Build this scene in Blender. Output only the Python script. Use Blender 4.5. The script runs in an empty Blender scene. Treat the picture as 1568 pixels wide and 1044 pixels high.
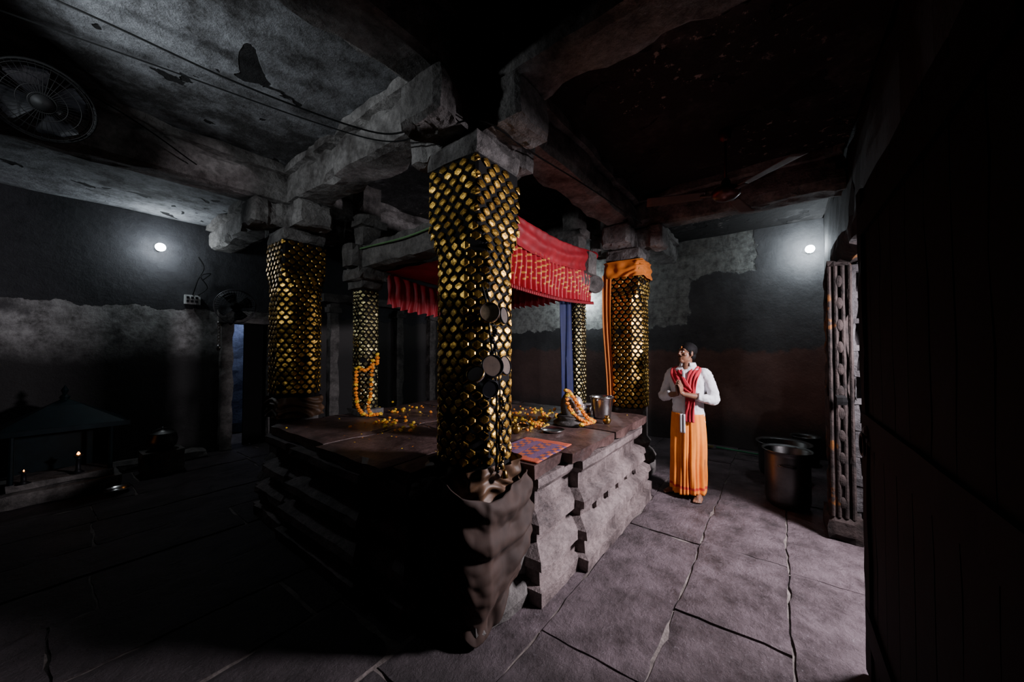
import bpy, math, random
from mathutils import Vector, Matrix, noise
random.seed(7)
R=random.random
def U(a,b): return random.uniform(a,b)
scene=bpy.context.scene
# ------------------------------------------------------------------ node helpers
class NT:
    def __init__(s,name):
        s.m=bpy.data.materials.new(name); s.m.use_nodes=True
        s.t=s.m.node_tree; s.b=s.t.nodes['Principled BSDF']
        s.geo=s.t.nodes.new('ShaderNodeNewGeometry'); s.pos=s.geo.outputs['Position']
        tc=s.t.nodes.new('ShaderNodeTexCoord'); s.ob=tc.outputs['Object']
    def put(s,sock,v):
        if isinstance(v,bpy.types.NodeSocket): s.t.links.new(v,sock)
        else: sock.default_value=v
    def math(s,op,a,b=0.0,clamp=False):
        n=s.t.nodes.new('ShaderNodeMath'); n.operation=op; n.use_clamp=clamp
        s.put(n.inputs[0],a); s.put(n.inputs[1],b); return n.outputs[0]
    def noise(s,scale,detail=6,rough=.6,vec=None,dist=0):
        n=s.t.nodes.new('ShaderNodeTexNoise'); s.put(n.inputs['Vector'],vec or s.ob)
        n.inputs['Scale'].default_value=scale; n.inputs['Detail'].default_value=detail
        n.inputs['Roughness'].default_value=rough; n.inputs['Distortion'].default_value=dist
        return n.outputs[0]
    def ramp(s,f,stops):
        n=s.t.nodes.new('ShaderNodeValToRGB'); s.put(n.inputs[0],f)
        e=n.color_ramp.elements
        while len(e)<len(stops): e.new(.5)
        for i,(p,c) in enumerate(stops):
            e[i].position=p; c=c if hasattr(c,'__len__') else (c,c,c); e[i].color=(*c[:3],1)
        return n.outputs[0]
    def mix(s,f,a,b,mode='MIX'):
        n=s.t.nodes.new('ShaderNodeMixRGB'); n.blend_type=mode
        s.put(n.inputs[0],f)
        for k,v in ((1,a),(2,b)):
            if isinstance(v,bpy.types.NodeSocket): s.t.links.new(v,n.inputs[k])
            else: n.inputs[k].default_value=(*v[:3],1)
        return n.outputs[0]
    def sep(s,v):
        n=s.t.nodes.new('ShaderNodeSeparateXYZ'); s.put(n.inputs[0],v); return n.outputs
    def step(s,x,a,b):
        n=s.t.nodes.new('ShaderNodeMapRange'); n.interpolation_type='SMOOTHSTEP'
        s.put(n.inputs[0],x); n.inputs[1].default_value=a; n.inputs[2].default_value=b
        return n.outputs[0]
    def bump(s,h,strength=.4,dist=.02):
        n=s.t.nodes.new('ShaderNodeBump'); n.inputs['Strength'].default_value=strength; n.inputs['Distance'].default_value=dist
        s.put(n.inputs['Height'],h); s.t.links.new(n.outputs[0],s.b.inputs['Normal'])
    def col(s,c):
        if isinstance(c,bpy.types.NodeSocket): s.t.links.new(c,s.b.inputs['Base Color'])
        else: s.b.inputs['Base Color'].default_value=(*c[:3],1)
    def set(s,rough=.8,metal=0,emit=None,estr=0):
        s.put(s.b.inputs['Roughness'],rough); s.put(s.b.inputs['Metallic'],metal)
        if emit: s.b.inputs['Emission Color'].default_value=(*emit,1); s.b.inputs['Emission Strength'].default_value=estr
        return s.m
def stone(name,c1,c2,scale=3,rough=.8,bs=.5,bd=.02,fine=25):
    n=NT(name); a=n.noise(scale,8,.65); c=n.ramp(a,[(.34,c1),(.64,c2)])
    f=n.noise(fine,6,.7); c=n.mix(.7,c,n.ramp(f,[(.3,(.25,.25,.25)),(.62,(1,1,1))]),'MULTIPLY')
    n.col(c); n.bump(n.math('ADD',f,n.math('MULTIPLY',a,1.5)),bs,bd); return n.set(rough)
def plain(name,c,rough=.6,metal=0,var=.35,scale=12,bs=.15):
    n=NT(name); f=n.noise(scale,5,.6); d=tuple(x*(1-var) for x in c)
    n.col(n.ramp(f,[(.3,d),(.7,c)])); n.bump(f,bs,.005)
    n.b.inputs['Specular IOR Level'].default_value=(.15 if max(c)<.03 else .5); return n.set(rough,metal)
# ------------------------------------------------------------------ mesh helpers
class MB:
    def __init__(s): s.v=[];s.f=[];s.mi=[]
    def add(s,g,mi=0,xf=None):
        v,f=g; o=len(s.v)
        for p in v:
            p=Vector(p)
            if xf is not None: p=xf@p
            s.v.append((p.x,p.y,p.z))
        s.f+=[tuple(i+o for i in q) for q in f]; s.mi+=[mi]*len(f); return s
    def obj(s,name,mats,parent=None,smooth=False,loc=(0,0,0),rot=(0,0,0)):
        me=bpy.data.meshes.new(name); me.from_pydata(s.v,[],s.f); me.update()
        if not isinstance(mats,(list,tuple)): mats=[mats]
        for m in mats: me.materials.append(m)
        me.polygons.foreach_set('material_index',s.mi)
        if smooth: me.polygons.foreach_set('use_smooth',[True]*len(me.polygons))
        o=bpy.data.objects.new(name,me); scene.collection.objects.link(o)
        o.location=loc; o.rotation_euler=rot
        if parent: o.parent=parent
        return o
def empty(name,loc=(0,0,0),rot=(0,0,0)):
    e=bpy.data.objects.new(name,None); scene.collection.objects.link(e); e.location=loc; e.rotation_euler=rot
    e.empty_display_size=.1; return e
def box(x0,x1,y0,y1,z0,z1):
    v=[(x,y,z) for x in (x0,x1) for y in (y0,y1) for z in (z0,z1)]
    return v,[(0,1,3,2),(4,6,7,5),(0,4,5,1),(2,3,7,6),(0,2,6,4),(1,5,7,3)]
def rbox(x0,x1,y0,y1,z0,z1,seg=.1,amp=.012,freq=3.0):
    lo=(x0,y0,z0);hi=(x1,y1,z1)
    n=[max(1,min(90,int(round((hi[i]-lo[i])/seg)))) for i in range(3)]
    idx={};v=[];f=[]
    def vid(k):
        if k not in idx:
            p=[lo[i]+(hi[i]-lo[i])*k[i]/n[i] for i in range(3)]
            e=[(-1 if k[i]==0 else 1 if k[i]==n[i] else 0) for i in range(3)]
            ne=sum(1 for t in e if t)
            P=Vector(p); d=noise.noise_vector(P*freq)*amp+noise.noise_vector(P*freq*4)*amp*.4
            if ne>=2:
                ch=amp*(.5+1.6*max(0,noise.noise(P*5+Vector((9,3,1)))*2+.3))
                for i in range(3):
                    if e[i]: d[i]-=e[i]*ch
            idx[k]=len(v); v.append(tuple(P+d))
        return idx[k]
    for ax in range(3):
        a,b=[i for i in range(3) if i!=ax]
        for side in (0,n[ax]):
            for i in range(n[a]):
                for j in range(n[b]):
                    q=[]
                    for (di,dj) in ((0,0),(1,0),(1,1),(0,1)):
                        k=[0,0,0];k[ax]=side;k[a]=i+di;k[b]=j+dj; q.append(vid(tuple(k)))
                    flip=(side==0)^(ax==1)
                    f.append(tuple(reversed(q)) if flip else tuple(q))
    return v,f
def lathe(prof,n=28,c=(0,0,0),wob=0):
    v=[];f=[]
    for r,z in prof:
        for i in range(n):
            a=2*math.pi*i/n; v.append((c[0]+r*math.cos(a),c[1]+r*math.sin(a),c[2]+z))
    for j in range(len(prof)-1):
        for i in range(n):
            k=(i+1)%n; f.append((j*n+i,j*n+k,(j+1)*n+k,(j+1)*n+i))
    return v,f
def frames(pts):
    pts=[Vector(p) for p in pts]; out=[]; up=None
    for i,p in enumerate(pts):
        t=(pts[min(i+1,len(pts)-1)]-pts[max(i-1,0)]).normalized()
        if up is None:
            up=Vector((0,0,1)) if abs(t.z)<.9 else Vector((1,0,0))
        a=(up-t*up.dot(t)).normalized(); b=t.cross(a); up=a; out.append((p,a,b))
    return out
def tube(pts,rad,n=10,cap=True):
    fr=frames(pts); 
    if not hasattr(rad,'__len__'): rad=[rad]*len(pts)
    v=[];f=[]
    for (p,a,b),r in zip(fr,rad):
        for i in range(n):
            t=2*math.pi*i/n; v.append(p+a*math.cos(t)*r+b*math.sin(t)*r)
    for j in range(len(pts)-1):
        for i in range(n):
            k=(i+1)%n; f.append((j*n+i,j*n+k,(j+1)*n+k,(j+1)*n+i))
    if cap:
        f.append(tuple(reversed(range(n)))); f.append(tuple(range((len(pts)-1)*n,len(pts)*n)))
    return v,f
def smoothpath(pts,sub=6):
    P=[Vector(p) for p in pts]; out=[]
    for i in range(len(P)-1):
        p0=P[max(i-1,0)];p1=P[i];p2=P[i+1];p3=P[min(i+2,len(P)-1)]
        for k in range(sub):
            t=k/sub; out.append(.5*((2*p1)+(p2-p0)*t+(2*p0-5*p1+4*p2-p3)*t*t+(3*p1-p0-3*p2+p3)*t**3))
    out.append(P[-1]); return out
def ell(c,r,n=16,m=10,rot=None):
    v=[];f=[]; c=Vector(c)
    M=rot if rot is not None else Matrix.Identity(3)
    v.append(c+M@Vector((0,0,r[2])))
    for j in range(1,m):
        ph=math.pi*j/m
        for i in range(n):
            t=2*math.pi*i/n
            v.append(c+M@Vector((r[0]*math.sin(ph)*math.cos(t),r[1]*math.sin(ph)*math.sin(t),r[2]*math.cos(ph))))
    v.append(c+M@Vector((0,0,-r[2])))
    for i in range(n): f.append((0,1+i,1+(i+1)%n))
    for j in range(m-2):
        for i in range(n):
            a=1+j*n+i;b=1+j*n+(i+1)%n; f.append((a,a+n,b+n,b))
    L=len(v)-1
    for i in range(n): f.append((L,1+(m-2)*n+(i+1)%n,1+(m-2)*n+i))
    return v,f
def grid(fn,nu,nv,closeu=False):
    v=[];f=[]
    for j in range(nv+1):
        for i in range(nu+(0 if closeu else 1)):
            v.append(fn(i/nu,j/nv))
    w=nu if closeu else nu+1
    for j in range(nv):
        for i in range(nu):
            k=(i+1)%w if closeu else i+1
            f.append((j*w+i,j*w+k,(j+1)*w+k,(j+1)*w+i))
    return v,f
def nz(x,y=0,z=0): return noise.noise(Vector((x,y,z)))
# ------------------------------------------------------------------ materials
m_beam=stone('beam_stone',(.06,.05,.045),(.38,.355,.335),3.2,.85,.9,.03)
m_pillar=stone('pillar_stone',(.045,.04,.036),(.20,.18,.165),4,.8,.8)
m_plat=stone('platform_stone',(.065,.046,.043),(.33,.255,.24),2.8,.6,.8,.02)
m_slabtop=stone('platform_top_stone',(.04,.022,.02),(.15,.09,.08),3,.38,.4)
m_blackcloth=plain('dark_cloth',(.007,.006,.006),.75)
m_brown=plain('brown_cloth',(.05,.025,.016),.8,0,.5,6,.4)
m_brown2=plain('brown_wrap',(.13,.065,.03),.55,.1,.7,9,.4)
def goldmat(name,c1,c2,r=.3):
    n=NT(name); f=n.noise(6,5,.7); g=n.noise(45,5,.6)
    n.col(n.ramp(f,[(.35,c1),(.6,c2)])); n.bump(g,.8,.004); return n.set(n.ramp(f,[(.3,.45),(.7,r)]),1.0)
m_gold=goldmat('gold_sequin',(.10,.045,.008),(.85,.50,.10),.28)
m_gold2=goldmat('gold_sequin_small',(.08,.07,.035),(.5,.42,.18),.25)
m_red=plain('red_velvet',(.36,.007,.017),.6,0,.45,5)
m_orange=plain('orange_cloth',(.75,.2,.015),.7,0,.3,6)
m_blue=plain('blue_cloth',(.004,.010,.08),.7)
m_steel=plain('steel',(.62,.6,.58),.25,1.0,.3,8,.05)
m_alu=plain('aluminium',(.16,.155,.15),.42,1.0,.5,5,.1)
m_black=plain('black_metal',(.012,.012,.014),.45,.3)
m_dwood=plain('dark_wood',(.0016,.0013,.0012),.85,0,.5,8,.3)
m_brass=plain('brass',(.5,.3,.08),.3,1.0)
m_wire=plain('cable_rubber',(.006,.006,.006),.6)
m_white=plain('white_plastic',(.6,.6,.58),.5,0,.1)
m_hide=plain('drum_skin',(.85,.66,.42),.6,0,.4,30)
m_mari=plain('marigold_orange',(.95,.27,.008),.7,0,.3,60,.6)
m_mari2=plain('marigold_yellow',(.95,.55,.02),.7,0,.3,60,.6)
# floor
n=NT('floor_slate'); a=n.noise(1.3,8,.6); b=n.noise(28,8,.75); c=n.noise(4.5,10,.72)
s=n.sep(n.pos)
cc=n.ramp(a,[(.32,(.075,.053,.055)),(.68,(.21,.158,.172))])
cc=n.mix(.9,cc,n.ramp(c,[(.36,(.26,.24,.23)),(.58,(1,1,1))]),'MULTIPLY')
cc=n.mix(n.math('MULTIPLY',n.step(b,.58,.72),.6),cc,(.38,.34,.36))
shade_mask=n.math('MAXIMUM',n.step(s[0],.3,-.6),n.step(s[1],.4,1.4)); cc=n.mix(n.math('MULTIPLY',shade_mask,.65),cc,(.035,.03,.029)); n.col(cc)  # painted shade: floor colour darkened outside the pool of doorway daylight
n.bump(n.math('ADD',n.math('MULTIPLY',c,2.5),b),.9,.03)
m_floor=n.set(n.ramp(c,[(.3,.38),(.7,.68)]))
m_grout=stone('floor_joint',(.10,.08,.07),(.24,.2,.18),6)
# ceiling plaster
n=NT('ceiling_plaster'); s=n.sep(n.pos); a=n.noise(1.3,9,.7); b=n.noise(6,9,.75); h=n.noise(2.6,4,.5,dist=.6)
soot_shade=n.math('ADD',n.math('MULTIPLY',n.step(s[0],-.5,1.2),.30),n.math('MULTIPLY',n.step(s[1],.8,-.6),.12))  # soot together with painted shade, darkening the plaster toward the right bay
cc=n.ramp(n.math('SUBTRACT',n.math('ADD',n.math('MULTIPLY',a,.75),n.math('MULTIPLY',b,.5)),n.math('MULTIPLY',soot_shade,.5)),[(.42,(.015,.0135,.013)),(.55,(.058,.055,.054)),(.74,(.33,.335,.35))])
hole=n.step(h,.615,.63); cc=n.mix(hole,cc,(.006,.005,.005))
spk=n.math('MULTIPLY',n.step(n.noise(12,6,.7),.60,.64),n.step(n.noise(.9,2,.5),.50,.58)); cc=n.mix(n.math('MULTIPLY',spk,n.step(s[0],0,.3)),cc,(.40,.35,.31))
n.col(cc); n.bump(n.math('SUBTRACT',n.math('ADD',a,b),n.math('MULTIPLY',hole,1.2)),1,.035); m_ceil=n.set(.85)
# left wall
n=NT('wall_left_plaster'); s=n.sep(n.pos); a=n.noise(1.5,8,.65); b=n.noise(9,8,.75)
z=n.math('ADD',s[2],n.math('MULTIPLY',n.math('SUBTRACT',n.noise(2.6,9,.62),.5),.34))
up=n.step(z,2.2,2.208); low=n.step(n.math('ADD',s[2],n.math('MULTIPLY',n.math('SUBTRACT',n.noise(1.6,9,.7),.5),.6)),1.9,1.35)
base=n.ramp(b,[(.35,(.08,.075,.07)),(.62,(.42,.41,.395))]); base=n.mix(n.step(a,.50,.64),base,(.07,.066,.066))
base=n.mix(n.step(s[0],.1,.5),base,(.05,.045,.042))
base=n.mix(low,base,(.016,.014,.013)); base=n.mix(up,base,n.ramp(b,[(.3,(.014,.014,.016)),(.8,(.045,.045,.05))])); n.col(base)
n.bump(n.math('ADD',n.math('MULTIPLY',up,1.0),b),.7,.02); m_wl=n.set(.75)
# back wall
n=NT('wall_back_plaster'); s=n.sep(n.pos); a=n.noise(1.5,9,.7); b=n.noise(9,8,.75)
w=n.math('MULTIPLY',n.math('SUBTRACT',n.noise(3.2,9,.62),.5),.4)
z=n.math('ADD',s[2],w); y=n.math('ADD',s[1],w)
p1=n.math('MULTIPLY',n.step(z,2.85,2.87),n.step(y,-1.3,-1.27)); p2=n.math('MULTIPLY',n.step(z,2.0,2.02),n.step(y,-.34,-.31))
patch=n.math('MAXIMUM',p1,p2)
blk=n.t.nodes.new('ShaderNodeTexBrick'); blk.inputs['Scale'].default_value=1.0
blk.inputs['Brick Width'].default_value=.85; blk.inputs['Row Height'].default_value=.36; blk.inputs['Mortar Size'].default_value=.008; blk.inputs['Mortar Smooth'].default_value=1
blk.inputs['Color1'].default_value=(.9,.9,.9,1); blk.inputs['Color2'].default_value=(.8,.8,.8,1); blk.inputs['Mortar'].default_value=(.4,.4,.4,1)
cmb=n.t.nodes.new('ShaderNodeCombineXYZ'); n.t.links.new(n.math('ADD',s[1],n.math('MULTIPLY',w,.15)),cmb.inputs[0]); n.t.links.new(n.math('ADD',s[2],n.math('MULTIPLY',w,.12)),cmb.inputs[1]); n.t.links.new(cmb.outputs[0],blk.inputs['Vector'])
lt=n.mix(.7,n.ramp(b,[(.35,(.18,.18,.17)),(.62,(.55,.57,.53))]),blk.outputs['Color'],'MULTIPLY')
lt=n.mix(n.step(a,.56,.68),lt,(.10,.10,.10))
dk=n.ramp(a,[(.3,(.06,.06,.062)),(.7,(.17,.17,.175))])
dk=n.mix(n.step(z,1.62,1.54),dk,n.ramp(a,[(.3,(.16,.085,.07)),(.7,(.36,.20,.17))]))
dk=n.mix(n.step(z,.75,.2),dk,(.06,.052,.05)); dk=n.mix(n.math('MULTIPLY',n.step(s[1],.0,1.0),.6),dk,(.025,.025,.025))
n.col(n.mix(patch,dk,lt)); n.bump(n.math('ADD',n.math('MULTIPLY',patch,-1.0),b),.5,.02); m_wb=n.set(.7)
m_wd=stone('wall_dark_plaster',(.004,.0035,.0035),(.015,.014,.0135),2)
n=NT('door_jamb_stone'); a=n.noise(8,8,.65); b=n.noise(3,5,.6)
cc=n.ramp(a,[(.34,(.004,.003,.0025)),(.66,(.036,.025,.022))]); cc=n.mix(n.step(b,.62,.66),cc,(.10,.038,.008)); n.col(cc); n.bump(a,.9,.02)
n.b.inputs['Specular IOR Level'].default_value=.2; m_jamb=n.set(.85)
m_latt=stone('lattice_stone',(.015,.012,.012),(.07,.063,.063),8,.8,.6)

# ------------------------------------------------------------------ room shell
XB=5.1; YL=5.5; YR=-2.1; XN=-4.6; ZC=3.5
fl=MB(); fl.add(box(XN-.3,XB+.3,-4.6,YL+2.0,-.12,-.016),1)
rows=[]
y=-2.17
while y>-4.5: rows.append((y-.57,y)); y-=.57
y=-2.17; ws=[.57,.57,.58,.55,.6,.52,.6,.56,.55,.6,.58,.56,.55,.6]
for w_ in ws:
    if y>YL+.0: break
    rows.append((y,min(y+w_,YL+2.0))); y+=w_
def joint(x,y):
    return Vector((.022*nz(x*1.7,y*1.7,5)+.012*nz(x*9,y*9,2),.022*nz(x*1.7,y*1.7,15)+.012*nz(x*9,y*9,12),0))
for (y0,y1) in rows:
    x=XN+U(0,.8)-.9
    while x<XB+.2:
        L=U(.95,1.75); x1=x+L; dz=U(-.006,.004); tx=U(-.004,.004); ty=U(-.006,.006)
        v,f=rbox(x+.003,x1-.003,y0+.003,y1-.003,-.03,0,.06,.0045,4)
        v=[(a_+joint(a_,b_).x,b_+joint(a_,b_).y,min(c_,.004)+((dz+tx*(a_-x)+ty*(b_-y0)) if c_>-.015 else 0)) for a_,b_,c_ in v]
        fl.add((v,f),0); x=x1
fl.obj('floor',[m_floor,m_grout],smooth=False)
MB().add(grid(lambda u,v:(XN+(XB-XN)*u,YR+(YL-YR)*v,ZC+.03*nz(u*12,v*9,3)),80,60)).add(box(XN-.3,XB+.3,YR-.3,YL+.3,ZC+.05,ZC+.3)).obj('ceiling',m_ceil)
dx0,dx1,dz1=.16,.66,2.02
MB().add(box(XN-.3,dx0,YL,YL+.35,0,ZC)).add(box(dx1,XB+.3,YL,YL+.35,0,ZC)).add(box(dx0,dx1,YL,YL+.35,dz1,ZC)).obj('wall_left',m_wl)
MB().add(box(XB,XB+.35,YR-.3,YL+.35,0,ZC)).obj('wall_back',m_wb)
MB().add(box(XN-.35,XN,YR-.3,YL+.35,0,ZC)).obj('wall_near',m_wd)
ox0,ox1,oz=.86,2.5,2.32
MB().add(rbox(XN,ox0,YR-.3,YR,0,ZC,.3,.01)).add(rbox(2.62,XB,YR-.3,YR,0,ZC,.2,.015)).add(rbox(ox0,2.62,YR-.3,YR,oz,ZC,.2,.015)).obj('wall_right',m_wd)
MB().add(rbox(-.4,1.6,6.7,6.9,0,2.6,.2,.03)).obj('courtyard_wall',stone('courtyard_stone',(.1,.12,.2),(.25,.28,.38)))
d=MB()
d.add(rbox(dx0-.16,dx0+.01,YL-.09,YL+.1,0,dz1+.1,.12,.01)).add(rbox(dx1-.01,dx1+.18,YL-.09,YL+.1,0,dz1+.1,.12,.01)).add(rbox(dx0-.2,dx1+.22,YL-.1,YL+.1,dz1,dz1+.2,.12,.01))
d.add(box(dx0+.20,dx1,YL+.12,YL+.16,0,dz1),1)
d.obj('door_1',[m_pillar,m_dwood])
p=MB()
for xx,wd in ((1.75,.2),(2.45,.16),(3.25,.2),(4.2,.2)):
    p.add(rbox(xx-wd/2,xx+wd/2,YL-.16,YL+.02,0,2.5,.15,.012)); p.add(rbox(xx-wd/2-.04,xx+wd/2+.04,YL-.2,YL+.02,2.3,2.42,.1,.01)); p.add(rbox(xx-wd/2-.05,xx+wd/2+.05,YL-.22,YL+.02,0,.3,.1,.01))
p.add(rbox(1.5,4.6,YL-.2,YL+.02,2.5,2.68,.15,.015))
p.obj('trim_1',m_pillar)
MB().add(rbox(-3.2,-.15,YL-.28,YL,0,.12,.15,.015)).obj('trim_2',m_pillar)

# beams
HW=.17; ZB=3.12
bm_=MB()
def beam(x0,x1,y0,y1,z0=ZB,z1=ZC+.03):
    bm_.add(rbox(x0,x1,y0,y1,z0,z1-.1,.07,.020,2.5))
    e=.05; bm_.add(rbox(x0-(e if x1-x0<1 else 0),x1+(e if x1-x0<1 else 0),y0-(e if y1-y0<1 else 0),y1+(e if y1-y0<1 else 0),z1-.12,z1,.1,.016,2.5))
SU,SV=2.93,2.69
for xx in (0,SU): beam(xx-HW,xx+HW,YR,YL)
for yv in (0,SV): beam(XN,XB,yv-HW,yv+HW,ZB-.006,ZC+.02)
bm_.obj('ceiling_beams',m_beam)

# ------------------------------------------------------------------ pillars
def perim(h,c):
    P=[(-h,-h+c),(-h+c,-h),(h-c,-h),(h,-h+c),(h,h-c),(h-c,h),(-h+c,h),(-h,h-c)]
    L=[math.dist(P[i],P[(i+1)%8]) for i in range(8)]; T=sum(L)
    def f(u,off=0):
        s=(u%1)*T
        for i in range(8):
            if s<=L[i] or i==7:
                a=P[i];b=P[(i+1)%8]
                dx,dy=(b[0]-a[0])/max(L[i],1e-6),(b[1]-a[1])/max(L[i],1e-6)
                return (a[0]+dx*s+dy*off, a[1]+dy*s-dx*off)
            s-=L[i]
    return f,T
def pillar(name,cx,cy,h,cham,z0,z1,zsq,sw,sh,mgold,zscale0,zscale1):
    e=empty(name,(cx,cy,0))
    def ch(z):
        if z>zsq: return .012
        t=min(1,(zsq-z)/.14); return .012+(cham-.012)*t
    def fn(u,v):
        z=z0+(z1-z0)*v; f,_=perim(h,ch(z)); x,y=f(u); k=1+.012*nz(x*4+cx,y*4+cy,z*3); return (x*k,y*k,z)
    MB().add(grid(fn,72,50,True)).obj('shaft',[m_pillar],e)
    def fn2(u,v):
        z=zscale0+(zscale1-zscale0)*v; f,_=perim(h+.006,ch(z)); x,y=f(u); k=1+.02*nz(x*9+cx,y*9,z*7); return (x*k,y*k,z)
    MB().add(grid(fn2,72,50,True)).obj('cloth_cover',[m_blackcloth],e)
    # flat gold lozenges separated by the black net of the cloth
    mb=MB(); row=0; z=zscale1-sh*.55
    pts=[(0,1.0),(-.5,.66),(-1,.30),(-1,0),(-1,-.30),(-.5,-.66),(0,-1.0),(.5,-.66),(1,-.30),(1,0),(1,.30),(.5,.66)]
    N_=len(pts); T0=perim(h,cham)[1]; n_=int(round(T0/sw)); du=sw*.365/T0; hh=sh*.425
    while z>zscale0+sh*.4:
        f,T=perim(h+.012,ch(z))
        for i in range(n_):
            if R()<.012: continue
            u0=(i+(.5 if row%2 else 0))/n_+.004*nz(i*.3+cx,row*.3,4)+U(-.0006,.0006)
            tx=.004*nz(i*.35+cx*3,row*.3,7)*2+random.gauss(0,.0016); tz=-.002+.008*nz(i*.3,row*.33+cy*3,17)+random.gauss(0,.0018)
            zj=z+U(-.002,.002)+.005*math.sin(i*.9+row*.4)
            v=[]
            for a,b in pts:
                x,y=f(u0+a*du,.002+tx*a+tz*b); v.append((x,y,zj+b*hh))
            for a,b in pts:
                x,y=f(u0+a*.78*du,.0065+(tx*a+tz*b)*.8); v.append((x,y,zj+b*hh*.78))
            x,y=f(u0,.008); v.append((x,y,zj))
            fc=[]
            for q in range(N_):
                r_=(q+1)%N_; fc.append((q,r_,N_+r_,N_+q)); fc.append((N_+q,N_+r_,2*N_))
            mb.add((v,fc))
        z-=sh*.76; row+=1
    mb.obj('gold_sequins',mgold,e)
    return e
def bigcapital(e,h):
    c=MB(); zt=2.72
    c.add(rbox(-h-.01,h+.01,-h-.01,h+.01,zt,2.86,.05,.01,5))
    c.add(rbox(-h+.02,h-.02,-h+.02,h-.02,2.84,3.125,.07,.014,5))
    for dx,dy in ((1,0),(-1,0),(0,1),(0,-1)):
        def arm(u,v,dx=dx,dy=dy):
            a=2*math.pi*u; t=.10+.37*v
            b=0.15*(1+ (.14 if v>.6 else 0)); hgt=.12 if v<.55 else .135
            ca,sa=math.cos(a),math.sin(a)
            k=1/max(abs(ca),abs(sa))**.85
            l=ca*b*k; zz=2.99+sa*hgt*k*.95
            if v>.97: l*=.82; zz=2.99+(zz-2.99)*.82
            P=(l*7+dx*3,zz*7,t*7+dy*5)
            nn=.022*nz(*P)+.012*nz(P[0]*3,P[1]*3,P[2]*3); l+=nn; zz=min(zz+nn,3.13)
            return (dx*t-dy*l,dy*t+dx*l,zz)
        g=grid(arm,32,14,True); g[1].append(tuple(range(14*32,15*32))); c.add(g)
    c.obj('capital',m_beam,e)
H=.205
front=pillar('stone_pillar',0,0,.196,.10,0,2.86,2.34,.074,.064,m_gold,.88,2.73)
left=pillar('stone_pillar',0,SV,H,.10,0,2.86,2.40,.074,.064,m_gold,1.08,2.74)
right=pillar('stone_pillar',SU,0,H,.10,0,2.86,2.36,.074,.064,m_gold,.86,2.73)
back=pillar('stone_pillar',SU,SV,H,.10,0,2.86,2.36,.1,.09,m_gold,.86,2.7)
for e in (front,left,right,back): bigcapital(e,H)
for e in (left,right,back,front):
    b=MB(); 
    if e is front:
        b.add(rbox(-.28,.28,-.28,.28,0,.14,.07,.016,5)); b.add(rbox(-.25,.25,-.25,.25,.13,.5,.07,.014,5))
    else:
        b.add(rbox(-.27,.27,-.27,.27,0,.16,.08,.014,5)); b.add(lathe([(.24,.15),(.31,.2),(.33,.26),(.29,.33),(.24,.36),(.25,.40),(.27,.44),(.22,.5),(.2,.52)],16))
    b.obj('base',m_pillar,e)
def wrap(e,z0,z1,h,mat,name,amp=.014):
    def fn(u,v):
        z=z0+(z1-z0)*v; f,_=perim(h,.06); x,y=f(u); a=amp*(math.sin(z*70+9*nz(u*6,z*5,1)+5*u)+nz(u*20,z*14,2)*1.4)
        l=math.hypot(x,y); k=1+a/l; return (x*k,y*k,z+.02*nz(u*8,0,0))
    return MB().add(grid(fn,110,36,True)).obj(name,mat,e,True)
wrap(left,.88,1.09,.225,m_brown2,'cloth_wrap'); wrap(front,.66,.91,.235,m_brown2,'cloth_wrap')
wrap(right,2.50,2.71,.25,m_orange,'orange_cloth_wrap',.010)
MB().add(grid(lambda u,v:(-.235-.012*math.sin(u*14+2*v),.13+.12*u*(1-.3*v)+.015*math.sin(v*5),2.55-1.67*v),12,40)).obj('orange_cloth_strip',m_orange,right,True)
def drape(u,v):
    f,_=perim(.262,.09)
    uu=-.20+.46*u
    x,y=f(uu)
    d=abs(u-.50)
    ztop=.80+.05*math.sin(u*7); zbot=.02+(.50 if u<.5 else .22)*min(1,d*2)**1.3
    z=ztop+(zbot-ztop)*v
    ph=26*v*(.45+.55*u)-9*u+3.0*nz(u*3,v*3,1)
    fold=.020*math.sin(ph)*(1-.45*v)+.035*nz(u*4,v*4,4)+.014*nz(u*16,v*14,8)
    vert=.022*math.sin(u*22+v*4+2*nz(u*3,v*2,9))*v
    l=math.hypot(x,y); k=1+(fold+vert+.03+.03*math.sin(math.pi*min(1,v*1.1)))/l
    g=.26*v*v*v
    return ((x*k)*(1-g)-.27*g,(y*k)*(1-g)-.28*g,z)
o=MB().add(grid(drape,130,100)).obj('draped_cloth',m_brown,front,True)
md=o.modifiers.new('s','SOLIDIFY'); md.thickness=.008
e=front
ins=MB()
rope=smoothpath([(-.19,-.235,1.95),(-.17,-.25,1.85),(-.15,-.27,1.6),(-.12,-.28,1.4),(-.10,-.265,1.2),(-.09,-.26,1.0),(-.10,-.26,.9)])
ins.add(tube(rope,.006,6)); ins.add(tube([p_+Vector((.03,.0,0)) for p_ in rope],.005,6))
ins.obj('hanging_rope',m_wire,e)
def drum(c,r,w,face,mats=(m_hide,m_dwood,m_steel),name='frame_drum'):
    mb=MB(); fdir=Vector(face).normalized(); q=fdir.to_track_quat('Z','Y').to_matrix().to_4x4(); q.translation=Vector(c)
    mb.add(lathe([(0.001,w/2),(r*.86,w/2),(r*.9,w/2)],28),0,q)
    mb.add(lathe([(r*.9,w/2),(r*.92,w/2+.006),(r,w/2+.004),(r*1.02,w/2-.008),(r*.86,0),(r*1.0,-w/2+.006),(r*.92,-w/2),(.001,-w/2)],28),1,q)
    mb.add(lathe([(r*1.02,w/2-.002),(r*1.035,w/2-.006),(r*1.02,w/2-.012)],28),2,q)
    mb.obj(name,list(mats),e,True)
m_dk2=plain('drum_brown',(.09,.055,.035),.5,0,.4,20)
drum((-.185,-.285,1.80),.055,.07,(-.75,-.66,.05),(m_hide,m_dk2,m_brass))
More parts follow.
